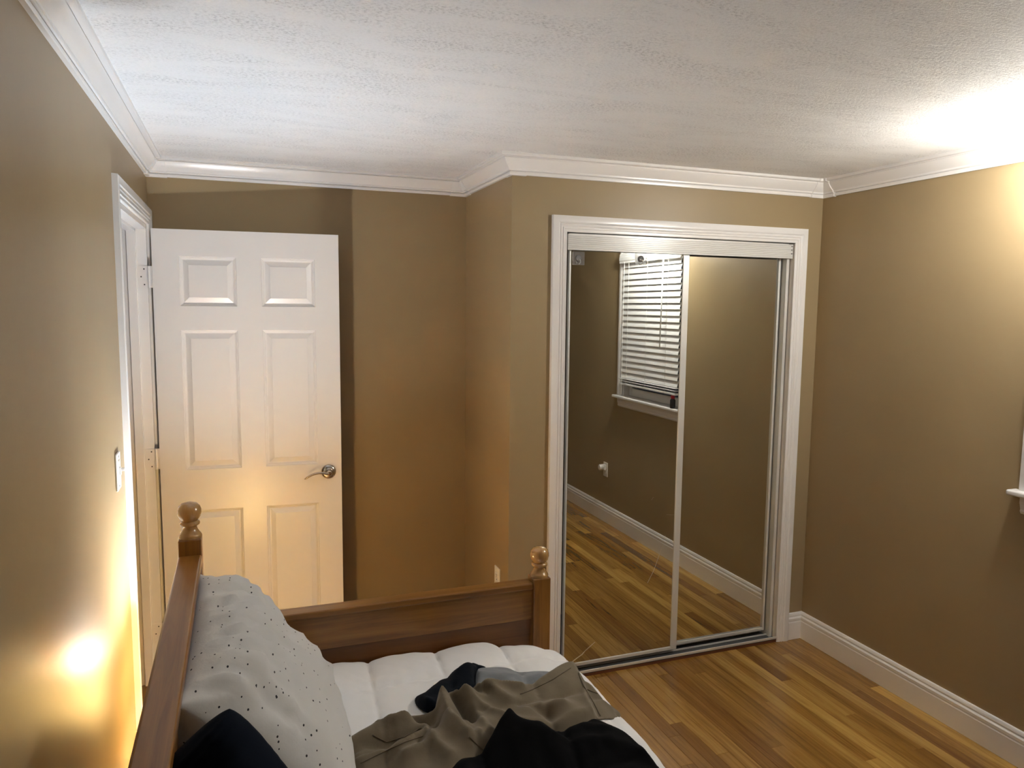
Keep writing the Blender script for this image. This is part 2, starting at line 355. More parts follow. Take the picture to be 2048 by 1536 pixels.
# sliding mirror doors
def mirror_door(name, x0, x1, y, label, ls, rs):
    t = thing(name, ((x0 + x1) / 2, y, 0.04), label, 'mirror door', kind='structure')
    zb, zt = 0.042, 2.005
    MB().box(x0 + ls * 0.5, x1 - rs * 0.5, y + 0.004, y + 0.008, zb + 0.01, zt - 0.01).build('mirror', M_MIRROR, t)
    MB().box(x0 + ls * 0.5, x1 - rs * 0.5, y + 0.0085, y + 0.012, zb + 0.01, zt - 0.01).build('backing_board', M_THRESH, t)
    for a, b in ((x0, x0 + ls), (x1 - rs, x1)):
        MB().box(a, b, y, y + 0.020, zb, zt).build('stile', M_ALU, t, bevel=0.002)
    MB().box(x0 + ls, x1 - rs, y, y + 0.020, zb, zb + 0.017).build('rail', M_ALU, t, bevel=0.002)
    MB().box(x0 + ls, x1 - rs, y, y + 0.020, zt - 0.022, zt).build('rail', M_ALU, t, bevel=0.002)
    return t
dl = mirror_door('door_2', 1.362, 1.978, YF + 0.016, 'sliding mirror door with two clear hooks', 0.009, 0.034)
dr = mirror_door('door_3', 1.925, 2.532, YF + 0.050, 'sliding mirror door set behind the other', 0.030, 0.012)
MB().box(2.540, 2.556, YF + 0.02, YF + 0.085, 0.018, 1.99).build('side_channel', M_ALU, tr)
# fine scratches on the mirror glass
M_SCR = mat('scratch', (0.55, 0.5, 0.42), 0.6)
def scratch(pts, par, y, r=0.0006):
    MB().tube([ray(a, b, 'y', y) for a, b in pts], r, 5, 0.6).build('scratch', M_SCR, par)
scratch([(1331, 1071), (1322, 1100), (1308, 1140), (1295, 1166)], dl, YF + 0.0198)
scratch([(1303, 1000), (1307, 994)], dl, YF + 0.0198); scratch([(1333, 1029), (1349, 1030)], dl, YF + 0.0198, 0.0004)
# clear adhesive hooks
for (hx, hz), lab in (((1157, 517), 'clear adhesive hook on the mirror beside the closet casing'), ((1281.5, 518), 'clear adhesive hook on the mirror over the reflected blind')):
    c0 = ray(hx, hz, 'y', YF + 0.0195); yy = c0.y
    t = thing('adhesive_hook', c0, lab, 'hook', 'clear hooks on the mirror')
    MB().box(c0.x - 0.029, c0.x + 0.029, yy - 0.0012, yy + 0.0003, c0.z - 0.028, c0.z + 0.030).build('adhesive_pad', M_CLEAR, t, bevel=0.001)
    MB().lathe([(0.0145, -0.0018), (0.0145, -0.004), (0.011, -0.0065), (0.0, -0.0075)], (c0.x, yy, c0.z), 20, 'y').build('dome', M_CLEAR, t, smooth=40)
    pts = [(c0.x, yy - 0.006 - 0.014 * math.sin(a), c0.z - 0.014 + 0.010 * math.cos(a)) for a in [k * math.pi / 8 for k in range(1, 13)]]
    MB().tube(pts, 0.0016, 8).build('hook_wire', M_ALU, t, smooth=True)

# ------------------------------------------------------------------ doorway and door
o = sweep2d([(DJ0 - 0.004, 0.0), (DJ0 - 0.004, DZ + 0.003), (DJ1 + 0.006, DZ + 0.003), (DJ1 + 0.006, 0.0)], KP, lambda u, v, h: (XL + h, u, v), side=-1).build('trim_15', M_TRIM, smooth=28)
tag(o, 'white moulded casing around the bedroom doorway', 'door casing', kind='structure')
m = MB().box(XL - WT, XL + 0.001, DJ0 - 0.001, DJ0 + 0.018, 0, DZ).box(XL - WT, XL + 0.001, DJ1 - 0.018, DJ1 + 0.001, 0, DZ).box(XL - WT, XL + 0.001, DJ0, DJ1, DZ - 0.018, DZ + 0.001)
m.box(XL - 0.075, XL - 0.040, DJ1 - 0.030, DJ1 - 0.018, 0, DZ - 0.018).box(XL - 0.075, XL - 0.040, DJ0 + 0.018, DJ0 + 0.030, 0, DZ - 0.018).box(XL - 0.075, XL - 0.040, DJ0 + 0.018, DJ1 - 0.018, DZ - 0.030, DZ - 0.018)
tag(m.build('trim_16', M_TRIM, bevel=0.0015), 'white jamb with stop inside the bedroom doorway', 'jamb', kind='structure')

DW, DH, DT = 0.778, 2.018, 0.035
ang = 0.066
dorg = Vector((-0.3455, 3.5150, 0.012)); du = Vector((math.cos(ang), -math.sin(ang), 0)); dn = Vector((-math.sin(ang), -math.cos(ang), 0))   # dn points at the room
door = thing('door_1', dorg, 'white six-panel bedroom door standing open', 'door', kind='structure')
def dp(u, z, t): return dorg + du * u + dn * t + Vector((0, 0, z))
us = [0.105, 0.338, 0.441, 0.672]; zs = [0.245, 0.780, 0.965, 1.586, 1.690, 1.905]
holes = [(a, b, c, d) for (a, b) in ((us[0], us[1]), (us[2], us[3])) for (c, d) in ((zs[0], zs[1]), (zs[2], zs[3]), (zs[4], zs[5]))]
def door_face(m, t, sgn):
    gu = [0] + us + [DW]; gz = [0] + zs + [DH]
    for i in range(len(gu) - 1):
        for j in range(len(gz) - 1):
            if any(abs(gu[i] - h[0]) < 1e-6 and abs(gz[j] - h[2]) < 1e-6 for h in holes): continue
            m.add([dp(gu[i], gz[j], t), dp(gu[i + 1], gz[j], t), dp(gu[i + 1], gz[j + 1], t), dp(gu[i], gz[j + 1], t)], [(0, 1, 2, 3)])
m = MB(); door_face(m, 0, 1); door_face(m, -DT, -1)
for (a, b, q, r) in (((0, 0), (DW, 0), 0, 0), ((DW, 0), (DW, DH), 0, 0), ((DW, DH), (0, DH), 0, 0), ((0, DH), (0, 0), 0, 0)):
    m.add([dp(a[0], a[1], 0), dp(b[0], b[1], 0), dp(b[0], b[1], -DT), dp(a[0], a[1], -DT)], [(0, 1, 2, 3)])
# sticking (sloped recess) around every panel, both faces
def dring(h, i, t): return [dp(h[0] + i, h[2] + i, t), dp(h[1] - i, h[2] + i, t), dp(h[1] - i, h[3] - i, t), dp(h[0] + i, h[3] - i, t)]
QF = [(0, 1, 5, 4), (1, 2, 6, 5), (2, 3, 7, 6), (3, 0, 4, 7)]
for h in holes:
    rings = [(0, 0), (0.002, 0.005), (0.007, 0.0065), (0.013, 0.0125)]
    for (i0, e0), (i1, e1) in zip(rings[:-1], rings[1:]):
        m.add(dring(h, i0, -e0) + dring(h, i1, -e1), QF)
        m.add(dring(h, i0, -DT + e0) + dring(h, i1, -DT + e1), QF)
slab = m.build('slab', M_DOOR, door)
bmx = bmesh.new(); bmx.from_mesh(slab.data); bmesh.ops.remove_doubles(bmx, verts=bmx.verts, dist=1e-5); bmesh.ops.recalc_face_normals(bmx, faces=bmx.faces); bmx.to_mesh(slab.data); bmx.free()
for h in holes:
    m = MB()
    for sgn, t0 in ((1, 0.0), (-1, -DT)):
        f = lambda e: t0 - sgn * e
        m.add(dring(h, 0.012, f(0.0125)) + dring(h, 0.016, f(0.0125)), QF)
        m.add(dring(h, 0.016, f(0.0125)) + dring(h, 0.036, f(0.0030)), QF)
        m.add(dring(h, 0.036, f(0.0030)) + dring(h, 0.038, f(0.0015)), QF)
        m.add(dring(h, 0.038, f(0.0015)), [(0, 1, 2, 3)])
    m.add(dring(h, 0.012, -0.0125) + dring(h, 0.012, -DT + 0.0125), QF)
    m.build('panel', M_DOOR, door)
# lever handle
hc = dp(0.719, 0.926, 0)
hb = MB()
def dl3(u, z, t): return hc + du * u + Vector((0, 0, z)) + dn * t
def disc(mb, prof, n=32):
    vs = [dl3(r * math.cos(2 * math.pi * k / n), r * math.sin(2 * math.pi * k / n), t) for (r, t) in prof for k in range(n)]
    fs = [(i * n + k, i * n + (k + 1) % n, (i + 1) * n + (k + 1) % n, (i + 1) * n + k) for i in range(len(prof) - 1) for k in range(n)]
    fs.append(tuple(range((len(prof) - 1) * n, len(prof) * n))); mb.add(vs, fs)
disc(hb, [(0.0335, 0), (0.0335, 0.004), (0.031, 0.008), (0.024, 0.011), (0.019, 0.0125), (0.016, 0.014), (0.0135, 0.018), (0.0125, 0.036), (0.013, 0.050), (0.010, 0.054), (0.002, 0.055)])
hnd = hb.build('handle', M_NICKEL, door, smooth=40); tag(hnd, 'brushed nickel lever handle')
lv = MB(); pts = []; rr = []
for k in range(17):
    q = k / 16; u = 0.002 - 0.112 * q; z = -0.004 + 0.012 * math.sin(q * math.pi * 1.02) - 0.016 * q ** 2.2
    pts.append(dl3(u, z, 0.045 + 0.004 * math.sin(q * 3))); rr.append(0.0105 - 0.0035 * q if q < 0.93 else 0.0105 - 0.0035 * q - (q - 0.93) * 0.05)
lv.tube(pts, rr, 12, 0.62).build('lever', M_NICKEL, hnd, smooth=True)
hb2 = MB()
disc(hb2, [(0.0335, -DT - 0.001), (0.0335, -DT - 0.005), (0.024, -DT - 0.011), (0.0125, -DT - 0.016), (0.0125, -DT - 0.045), (0.002, -DT - 0.05)])
hb2.build('handle', M_NICKEL, door, smooth=40)
MB().add([dp(DW + 0.0005, 0.895, -0.006), dp(DW + 0.0005, 0.957, -0.006), dp(DW + 0.0005, 0.957, -0.029), dp(DW + 0.0005, 0.895, -0.029),
          dp(DW + 0.0015, 0.895, -0.006), dp(DW + 0.0015, 0.957, -0.006), dp(DW + 0.0015, 0.957, -0.029), dp(DW + 0.0015, 0.895, -0.029)],
         [(0, 1, 2, 3), (4, 5, 6, 7), (0, 1, 5, 4), (1, 2, 6, 5), (2, 3, 7, 6), (3, 0, 4, 7)]).build('latch_plate', M_NICKEL, door)
# painted hinges: a leaf on the jamb with three screws, a knuckle at the door edge
for zc in (1.825, 1.032, 0.235):
    hg = MB().box(XL - 0.036, XL + 0.001, DJ1 - 0.0205, DJ1 - 0.0180, zc - 0.046, zc + 0.046)
    hg.lathe([(0.0055, -0.046), (0.0055, 0.046)], (XL + 0.0065, DJ1 - 0.021, zc), 10)
    hg.box(XL + 0.006, dorg.x + 0.004, DJ1 - 0.0235, DJ1 - 0.0205, zc - 0.046, zc + 0.046)
    hgo = hg.build('hinge', M_DOOR, door)
    for dx, dz in ((-0.012, 0.033), (-0.024, 0.0), (-0.012, -0.033)):
        MB().lathe([(0.0032, -0.0008), (0.0032, 0.0)], (XL + dx, DJ1 - 0.0203, zc + dz), 8, 'y').build('screw', M_SCREW, hgo)

# ------------------------------------------------------------------ window on the right wall
win = thing('window_1', (XR, (WY0 + WY1) / 2, WZ0), 'white double-hung window with a raised sill', 'window', kind='structure')
sweep2d([(WY0, WZ0), (WY0, WZ1), (WY1, WZ1), (WY1, WZ0)], [(p[0] * 0.93, p[1]) for p in KP], lambda u, v, h: (XR - h, u, v), side=-1).build('casing', M_TRIM, win, smooth=28)
MB().box(XR - 0.048, XR + 0.06, WY0 - 0.093, WY1 + 0.093, WZ0 - 0.020, WZ0).build('sill', M_TRIM, win, bevel=0.006, seg=3)
ap = [(0.0, -0.088), (0.006, -0.088), (0.012, -0.078), (0.010, -0.07), (0.017, -0.045), (0.017, -0.0201), (0.0, -0.0201)]
k = len(ap)
MB().add([(XR - a, WY0 - 0.058 + 0.0 * a, WZ0 + z) for a, z in ap] + [(XR - a, WY1 + 0.058, WZ0 + z) for a, z in ap],
         [(j, (j + 1) % k, k + (j + 1) % k, k + j) for j in range(k)] + [tuple(reversed(range(k))), tuple(range(k, 2 * k))]).build('apron', M_TRIM, win)
MB().box(XR + 0.0, XR + WT, WY0 - 0.001, WY0 + 0.016, WZ0, WZ1).box(XR, XR + WT, WY1 - 0.016, WY1 + 0.001, WZ0, WZ1).box(XR, XR + WT, WY0, WY1, WZ1 - 0.016, WZ1 + 0.001).build('window_frame', M_TRIM, win)
def sash(x, z0, z1):
    y0, y1 = WY0 + 0.017, WY1 - 0.017; m = MB()
    m.box(x, x + 0.03, y0, y0 + 0.045, z0, z1).box(x, x + 0.03, y1 - 0.045, y1, z0, z1).box(x, x + 0.03, y0 + 0.045, y1 - 0.045, z0, z0 + 0.06).box(x, x + 0.03, y0 + 0.045, y1 - 0.045, z1 - 0.04, z1)
    so = m.build('sash', M_TRIM, win, bevel=0.002)
    MB().box(x + 0.013, x + 0.017, y0 + 0.045, y1 - 0.045, z0 + 0.06, z1 - 0.04).build('pane', M_GLASS, so)
sash(XR + 0.045, WZ0 + 0.001, (WZ0 + WZ1) / 2 + 0.02); sash(XR + 0.080, (WZ0 + WZ1) / 2 - 0.02, WZ1 - 0.017)

# blind, hung in front of the opening
bl = thing('window_blind', (XR - 0.02, (WY0 + WY1) / 2, WZ1), 'white slatted blind lowered over the window', 'window blind')
by0, by1 = WY0 + 0.006, WY1 - 0.006; bx = XR - 0.020
MB().box(bx - 0.014, bx + 0.030, by0, by1, WZ1 - 0.052, WZ1 - 0.006).build('head_rail', M_BLIND, bl, bevel=0.002)
vp = [(0.0, -0.075), (0.004, -0.078), (0.009, -0.074), (0.009, -0.060), (0.012, -0.056), (0.012, -0.030), (0.009, -0.026), (0.009, -0.014), (0.006, -0.006), (0.0, -0.004)]
k = len(vp); xv = bx - 0.018
MB().add([(xv - a, by0 - 0.022, WZ1 + 0.008 + z) for a, z in vp] + [(xv - a, by1 + 0.022, WZ1 + 0.008 + z) for a, z in vp],
         [(j, (j + 1) % k, k + (j + 1) % k, k + j) for j in range(k)] + [tuple(reversed(range(k))), tuple(range(k, 2 * k))]).build('valance', M_BLIND, bl)
NS = 20; ztop = WZ1 - 0.078; zlow = WZ0 + 0.165; stp = (ztop - zlow) / (NS - 1); sm = MB(); n = 7
for yy in (by0, by1):
    for th in (0.0, 0.0024):
        for j in range(n):
            q = (j / (n - 1) - 0.5); a = math.radians(71); cc = 0.003 * (1 - 4 * q * q) + th
            sm.v.append((-(q * 0.050) * math.cos(a) - cc * math.sin(a), yy - (by0 + by1) / 2, -(q * 0.050) * math.sin(a) * -1 * -1 + cc * math.cos(a)))
for i in range(n - 1):
    sm.f += [(i, i + 1, 2 * n + i + 1, 2 * n + i), (n + i, 3 * n + i, 3 * n + i + 1, n + i + 1), (i, n + i, n + i + 1, i + 1), (2 * n + i, 2 * n + i + 1, 3 * n + i + 1, 3 * n + i)]
sm.f += [(0, 2 * n, 3 * n, n), (n - 1, 2 * n - 1, 4 * n - 1, 3 * n - 1)]
first = sm.build('slat', M_BLIND, smooth=40); sme = first.data; bpy.data.objects.remove(first)
bpy.context.view_layer.update(); inv = bl.matrix_world.inverted()
for kk in range(NS):
    o = bpy.data.objects.new('slat', sme); COL.objects.link(o); o.parent = bl; o.matrix_parent_inverse = inv
    o.location = (bx + 0.004, (by0 + by1) / 2, ztop - kk * stp)
for zz, tt in ((zlow - 0.030, 0.006), (zlow - 0.046, 0.005), (zlow - 0.068, 0.014)):
    MB().box(bx - 0.022, bx + 0.026, by0, by1, zz - tt / 2, zz + tt / 2).build('bottom_rail' if tt > 0.01 else 'slat', M_BLIND, bl, bevel=0.002)
for yy in (by0 + 0.12, (by0 + by1) / 2, by1 - 0.12):
    for xx in (bx - 0.026, bx + 0.029):
        MB().tube([(xx, yy, WZ1 - 0.06), (xx, yy, zlow - 0.03), (xx + 0.002, yy - 0.006, zlow - 0.07)], 0.0011, 6).build('ladder_cord', M_BLIND, bl)
MB().tube([(bx - 0.036, by0 + 0.07, WZ1 - 0.06), (bx - 0.036, by0 + 0.068, 1.6), (bx - 0.034, by0 + 0.065, WZ0 + 0.02)], 0.0013, 6).build('pull_cord', M_BLIND, bl)
MB().tube([(bx - 0.040, by1 - 0.16, WZ1 - 0.06), (bx - 0.046, by1 - 0.165, 1.45)], 0.0045, 8).build('tilt_wand', M_BLIND, bl, smooth=True)
# bottle on the sill
bt = thing('small_bottle', (XR - 0.020, WY1 - 0.03, WZ0), 'small black bottle with red top on the window sill', 'bottle')
MB().lathe([(0.016, 0.0), (0.018, 0.004), (0.018, 0.055), (0.012, 0.064)], (XR - 0.030, WY1 - 0.045, WZ0 + 0.0005), 20).build('bottle_body', M_BLACK, bt, smooth=40)
MB().lathe([(0.0125, 0.064), (0.0135, 0.066), (0.0135, 0.084), (0.011, 0.087), (0.0, 0.087)], (XR - 0.030, WY1 - 0.045, WZ0 + 0.0005), 20).build('bottle_cap', M_RED, bt, smooth=40)

# ------------------------------------------------------------------ plates on the walls
def wall_plate(name, origin, eu, en, label, cat, kind, group=None):
    """eu: horizontal direction along the wall, en: into the room"""
    o = Vector(origin); eu = Vector(eu); en = Vector(en); up = Vector((0, 0, 1))
    t = thing(name, origin, label, cat, group)
    def bx_(mb, a, b, c0, d0, e, f):
        vs = [o + eu * u + up * z + en * q for q in (e, f) for (u, z) in ((a, c0), (b, c0), (b, d0), (a, d0))]
        mb.add(vs, [(0, 1, 2, 3), (4, 5, 6, 7), (0, 1, 5, 4), (1, 2, 6, 5), (2, 3, 7, 6), (3, 0, 4, 7)]); return mb
    bx_(MB(), -0.035, 0.035, -0.0575, 0.0575, 0.0003, 0.006).build('cover_plate', M_PLATE, t, bevel=0.003, seg=3)
    if kind == 'outlet':
        for zz in (-0.0195, 0.0195):
            f = bx_(MB(), -0.0165, 0.0165, zz - 0.0135, zz + 0.0135, 0.004, 0.0085).build('socket', M_PLATE, t, bevel=0.004, seg=3)
            bx_(MB(), -0.0075, -0.0055, zz - 0.001, zz + 0.007, 0.006, 0.0087).build('slot', M_DARK, f)
            bx_(MB(), 0.0055, 0.0075, zz - 0.001, zz + 0.006, 0.006, 0.0087).build('slot', M_DARK, f)
            bx_(MB(), -0.002, 0.002, zz - 0.009, zz - 0.005, 0.006, 0.0087).build('slot', M_DARK, f)
        bx_(MB(), -0.0025, 0.0025, -0.0025, 0.0025, 0.005, 0.0068).build('screw', M_SCREW, t)
    else:
        bx_(MB(), -0.017, 0.017, -0.034, 0.034, 0.004, 0.0075).build('rocker_frame', M_PLATE, t, bevel=0.001)
        bx_(MB(), -0.006, 0.006, -0.012, 0.012, 0.0075, 0.012).build('toggle_base', M_PLATE, t, bevel=0.001)
        bx_(MB(), -0.004, 0.004, 0.000, 0.009, 0.010, 0.022).build('toggle', M_PLATE, t, bevel=0.0015)
        for zz in (-0.046, 0.046): bx_(MB(), -0.0028, 0.0028, zz - 0.0028, zz + 0.0028, 0.005, 0.0066).build('screw', M_SCREW, t)
    return t
wall_plate('light_switch', (XL, 2.500, 1.198), (0, -1, 0), (1, 0, 0), 'white light switch on the wall beside the doorway', 'light switch', 'switch')
wall_plate('wall_outlet', (XC, 3.094, 0.464), (0, 1, 0), (-1, 0, 0), 'white wall outlet on the closet return above the bed rail', 'outlet', 'outlet')
wall_plate('wall_outlet', (XR, 0.775, 0.425), (0, 1, 0), (-1, 0, 0), 'white wall outlet under the window holding a plug-in device', 'outlet', 'outlet')
pd = thing('plug_in_device', (XR - 0.0087, 0.775, 0.4445), 'small white round plug-in device in the window wall outlet', 'plug-in device')
MB().box(XR - 0.030, XR - 0.0088, 0.755, 0.795, 0.424, 0.466).build('plug_body', M_PLATE, pd, bevel=0.004, seg=3)
MB().lathe([(0.020, -0.028), (0.024, -0.034), (0.024, -0.056), (0.019, -0.062), (0.0, -0.063)], (XR, 0.775, 0.445), 24, 'x').build('round_cap', M_PLATE, pd, smooth=40)

# ------------------------------------------------------------------ lamps
lamp = thing('table_lamp', (-0.100, 2.500, 0), 'small shaded lamp standing on the floor behind the bed post', 'lamp')
lx, ly = -0.100, 2.500
MB().lathe([(0.0, 0.0), (0.060, 0.0), (0.062, 0.006), (0.055, 0.014), (0.030, 0.022), (0.016, 0.035), (0.030, 0.060), (0.042, 0.095), (0.040, 0.13), (0.022, 0.165), (0.012, 0.18), (0.0, 0.18)], (lx, ly, 0.0005), 32).build('lamp_base', M_PLATE, lamp, smooth=40)
MB().lathe([(0.008, 0.18), (0.008, 0.45), (0.014, 0.452), (0.014, 0.495), (0.0, 0.495)], (lx, ly, 0), 16).build('stem', M_NICKEL, lamp, smooth=40)
SZ0, SZ1, SR0, SR1 = 0.440, 0.615, 0.070, 0.056
sh = MB(); n = 48
for (r, z) in ((SR0, SZ0), (SR1, SZ1), (SR1 - 0.0015, SZ1), (SR0 - 0.0015, SZ0)):
    sh.v += [(lx + r * math.cos(2 * math.pi * k / n), ly + r * math.sin(2 * math.pi * k / n), z) for k in range(n)]
for i in range(4):
    for k in range(n): sh.f.append((i * n + k, i * n + (k + 1) % n, ((i + 1) % 4) * n + (k + 1) % n, ((i + 1) % 4) * n + k))
sh.build('lamp_shade', M_SHADE, lamp, smooth=40)
MB().lathe([(0.012, 0.495), (0.016, 0.502), (0.0, 0.502)], (lx, ly, 0), 20).build('bulb', M_BULB, lamp, smooth=True)
ld = bpy.data.lights.new('lamp_bulb_light', 'POINT'); ld.energy = LAMP_BULB_W; ld.shadow_soft_size = 0.045; ld.color = (0.70, 0.84, 1.0)
lo = bpy.data.objects.new('lamp_bulb_light', ld); COL.objects.link(lo); lo.location = (lx, ly, 0.550); lo.parent = lamp; lo.matrix_parent_inverse = Matrix.Translation(-Vector((lx, ly, 0)))

sx, sy, sz = XR - 0.20, 1.64, 2.220
sc_ = thing('wall_lamp', (XR, sy, 2.215), 'white globe wall lamp above the window casing', 'wall lamp')
MB().lathe([(0.045, 0.0), (0.045, -0.008), (0.030, -0.016), (0.0, -0.016)], (XR, sy, 2.222), 28, 'x').build('back_plate', M_NICKEL, sc_, smooth=40)
MB().tube([(XR - 0.012, sy, 2.215), (XR - 0.06, sy, 2.190), (sx + 0.03, sy, 2.176), (sx, sy, 2.192)], 0.006, 10).build('arm', M_NICKEL, sc_, smooth=True)
MB().lathe([(0.0, 0.0)] + [(0.038 * math.sin(a), 0.038 - 0.038 * math.cos(a)) for a in [k * math.pi / 14 for k in range(1, 14)]] + [(0.0, 0.076)], (sx, sy, sz - 0.036), 24).build('glass_globe', M_GLOBE, sc_, smooth=True)
ld = bpy.data.lights.new('wall_lamp_light', 'POINT'); ld.energy = SCONCE_W; ld.shadow_soft_size = 0.042; ld.color = (1.0, 0.97, 0.91)
lo = bpy.data.objects.new('wall_lamp_light', ld); COL.objects.link(lo); lo.location = (sx, sy, sz); lo.parent = sc_; lo.matrix_parent_inverse = Matrix.Translation(-Vector((XR, sy, 2.215)))

# ------------------------------------------------------------------ daybed
PX1, PX2, PY1, PY0 = -0.150, 0.938, 2.250, 0.235      # back / front posts, far / near end
bed = thing('daybed', (0.4, 1.25, 0), 'honey wood daybed with turned ball finials', 'bed')
FIN = [(0.0, 0.0), (0.031, 0.0), (0.0315, 0.006), (0.029, 0.011), (0.026, 0.014), (0.0205, 0.024), (0.0185, 0.031), (0.021, 0.035), (0.0265, 0.038), (0.0275, 0.042), (0.0265, 0.046), (0.021, 0.049),
       (0.024, 0.053), (0.0295, 0.061), (0.0325, 0.071), (0.0320, 0.081), (0.0285, 0.091), (0.0210, 0.0985), (0.010, 0.1020), (0.0, 0.1028)]
def post(x, y, zt, k=1.0):
    p = MB().box(x - 0.031, x + 0.031, y - 0.031, y + 0.031, 0.0, zt).build('post', M_BEDZ, bed, bevel=0.004, seg=3)
    MB().lathe([(r * k, h * k) for r, h in FIN], (x, y, zt), 32).build('ball_finial', M_FINIAL, p, smooth=50)
for yy in (PY1, PY0):
    post(PX1, yy, 1.044); post(PX2, yy, 0.798)
# back: cap rail, board, recessed panel, lower rail
yA, yB_ = PY0 + 0.031, PY1 - 0.031
MB().box(PX1 - 0.031, PX1 + 0.031, yA, yB_, 0.972, 1.000).build('back_cap_rail', M_BEDY, bed, bevel=0.006, seg=3)
MB().box(PX1 - 0.016, PX1 + 0.016, yA, yB_, 0.860, 0.972).build('back_board', M_BEDY, bed, bevel=0.002)
MB().box(PX1 - 0.005, PX1 + 0.005, yA, yB_, 0.420, 0.862).build('back_panel', M_PANY, bed)
MB().box(PX1 - 0.016, PX1 + 0.016, yA, yB_, 0.300, 0.420).build('back_lower_rail', M_BEDY, bed, bevel=0.002)
# ends
for yy in (PY1, PY0):
    x0, x1 = PX1 + 0.031, PX2 - 0.031
    MB().box(x0, x1, yy - 0.027, yy + 0.027, 0.762, 0.784).build('end_cap_rail', M_BEDX, bed, bevel=0.005, seg=3)
    MB().box(x0, x1, yy - 0.017, yy + 0.017, 0.655, 0.762).build('end_board', M_BEDX, bed, bevel=0.002)
    MB().box(x0, x1, yy - 0.004, yy + 0.004, 0.420, 0.657).build('end_panel', M_PANX, bed)
    MB().box(x0, x1, yy - 0.014, yy + 0.014, 0.300, 0.420).build('end_lower_rail', M_BEDX, bed, bevel=0.002)
MB().box(PX2 - 0.014, PX2 + 0.014, yA, yB_, 0.240, 0.360).build('front_rail', M_BEDY, bed, bevel=0.003)
m = MB()
for k in range(12):
    yy = yA + 0.06 + k * 0.162; MB().box(PX1 + 0.016, PX2 - 0.014, yy, yy + 0.07, 0.285, 0.300).build('slat', M_BEDX, bed)
mt = MB().box(PX1 + 0.028, 0.905, PY0 + 0.034, PY1 - 0.036, 0.301, 0.515).build('mattress', M_MATT, bevel=0.05, seg=4)
tag(mt, 'white twin mattress under the comforter on the daybed', 'mattress')

# ------------------------------------------------------------------ comforter
def smooth(a, b, x):
    t = max(0.0, min(1.0, (x - a) / (b - a))); return t * t * (3 - 2 * t)
ZT = 0.585
SX, SY = 0.215, 0.30
def puff(x, y):
    xs = x - 0.345 - 0.07 * (y - 2.2) ; ys = y - 2.030 - 0.065 * (x - 0.35)
    u = abs(math.sin(math.pi * xs / SX)); v = abs(math.sin(math.pi * ys / SY))
    p = 0.028 * (u ** 0.28) * (v ** 0.20)
    # gathers running out of the seams
    g = noise.noise(Vector((xs * 9, ys * 34, 0.3))) * 0.0035 * (1 - u) + noise.noise(Vector((xs * 34, ys * 9, 4.3))) * 0.0035 * (1 - v)
    g += noise.noise(Vector((x * 22 + y * 30, y * 9 - x * 9, 1.7))) * 0.0030 * smooth(1.9, 2.15, y)
    return p + g
def top_z(x, y):
    z = ZT + puff(x, y) + 0.010 * noise.noise(Vector((x * 3, y * 3, 9)))
    z -= 0.06 * smooth(2.10, 2.215, y) ** 2 * smooth(0.70, 0.95, x)
    z -= 0.035 * smooth(0.80, 0.99, x) ** 2
    return z
cm = MB(); NX, NY = 220, 330
x0, x1, y0, y1 = -0.110, 0.985, 0.300, 2.232
xe = 0.925                                            # from here the cover rolls over the edge
def cpt(i, j):
    y = y0 + (y1 - y0) * j / NY; s = (i / NX) * 1.36      # s: length across
    flat = xe - x0
    if s <= flat:
        x = x0 + s; z = top_z(x, y)
    else:
        t = s - flat; R = 0.070; tb = t / R
        base = top_z(xe, y)
        if tb < math.pi / 2: x = xe + R * math.sin(tb); z = base - R * (1 - math.cos(tb))
        else:
            x = xe + R + 0.010 * math.sin(y * 17) * min(1, (t - R * 1.57) * 8); z = base - R - (t - R * math.pi / 2)
        pf = puff(x0 + s, y) - 0.014; x += pf * 0.8 * math.sin(min(tb, 1.57)); 
    z += 0.012 * smooth(0.95, 0.60, x) * smooth(1.7, 2.1, y); e = smooth(2.185, 2.232, y); z -= 0.022 * e * e
    x -= 0.05 * smooth(2.06, 2.205, y) ** 2 * smooth(0.85, 0.98, x)
    return (x, y, z)
cm.v = [cpt(i, j) for j in range(NY + 1) for i in range(NX + 1)]
cm.f = [(j * (NX + 1) + i, j * (NX + 1) + i + 1, (j + 1) * (NX + 1) + i + 1, (j + 1) * (NX + 1) + i) for j in range(NY) for i in range(NX)]
co = cm.build('comforter', M_COMF, smooth=True)
if sum(p.normal.z for p in co.data.polygons) < 0: co.data.flip_normals()
b = co.modifiers.new('solid', 'SOLIDIFY'); b.thickness = 0.018; b.offset = -1
tag(co, 'white box-quilted comforter spread over the daybed', 'comforter')

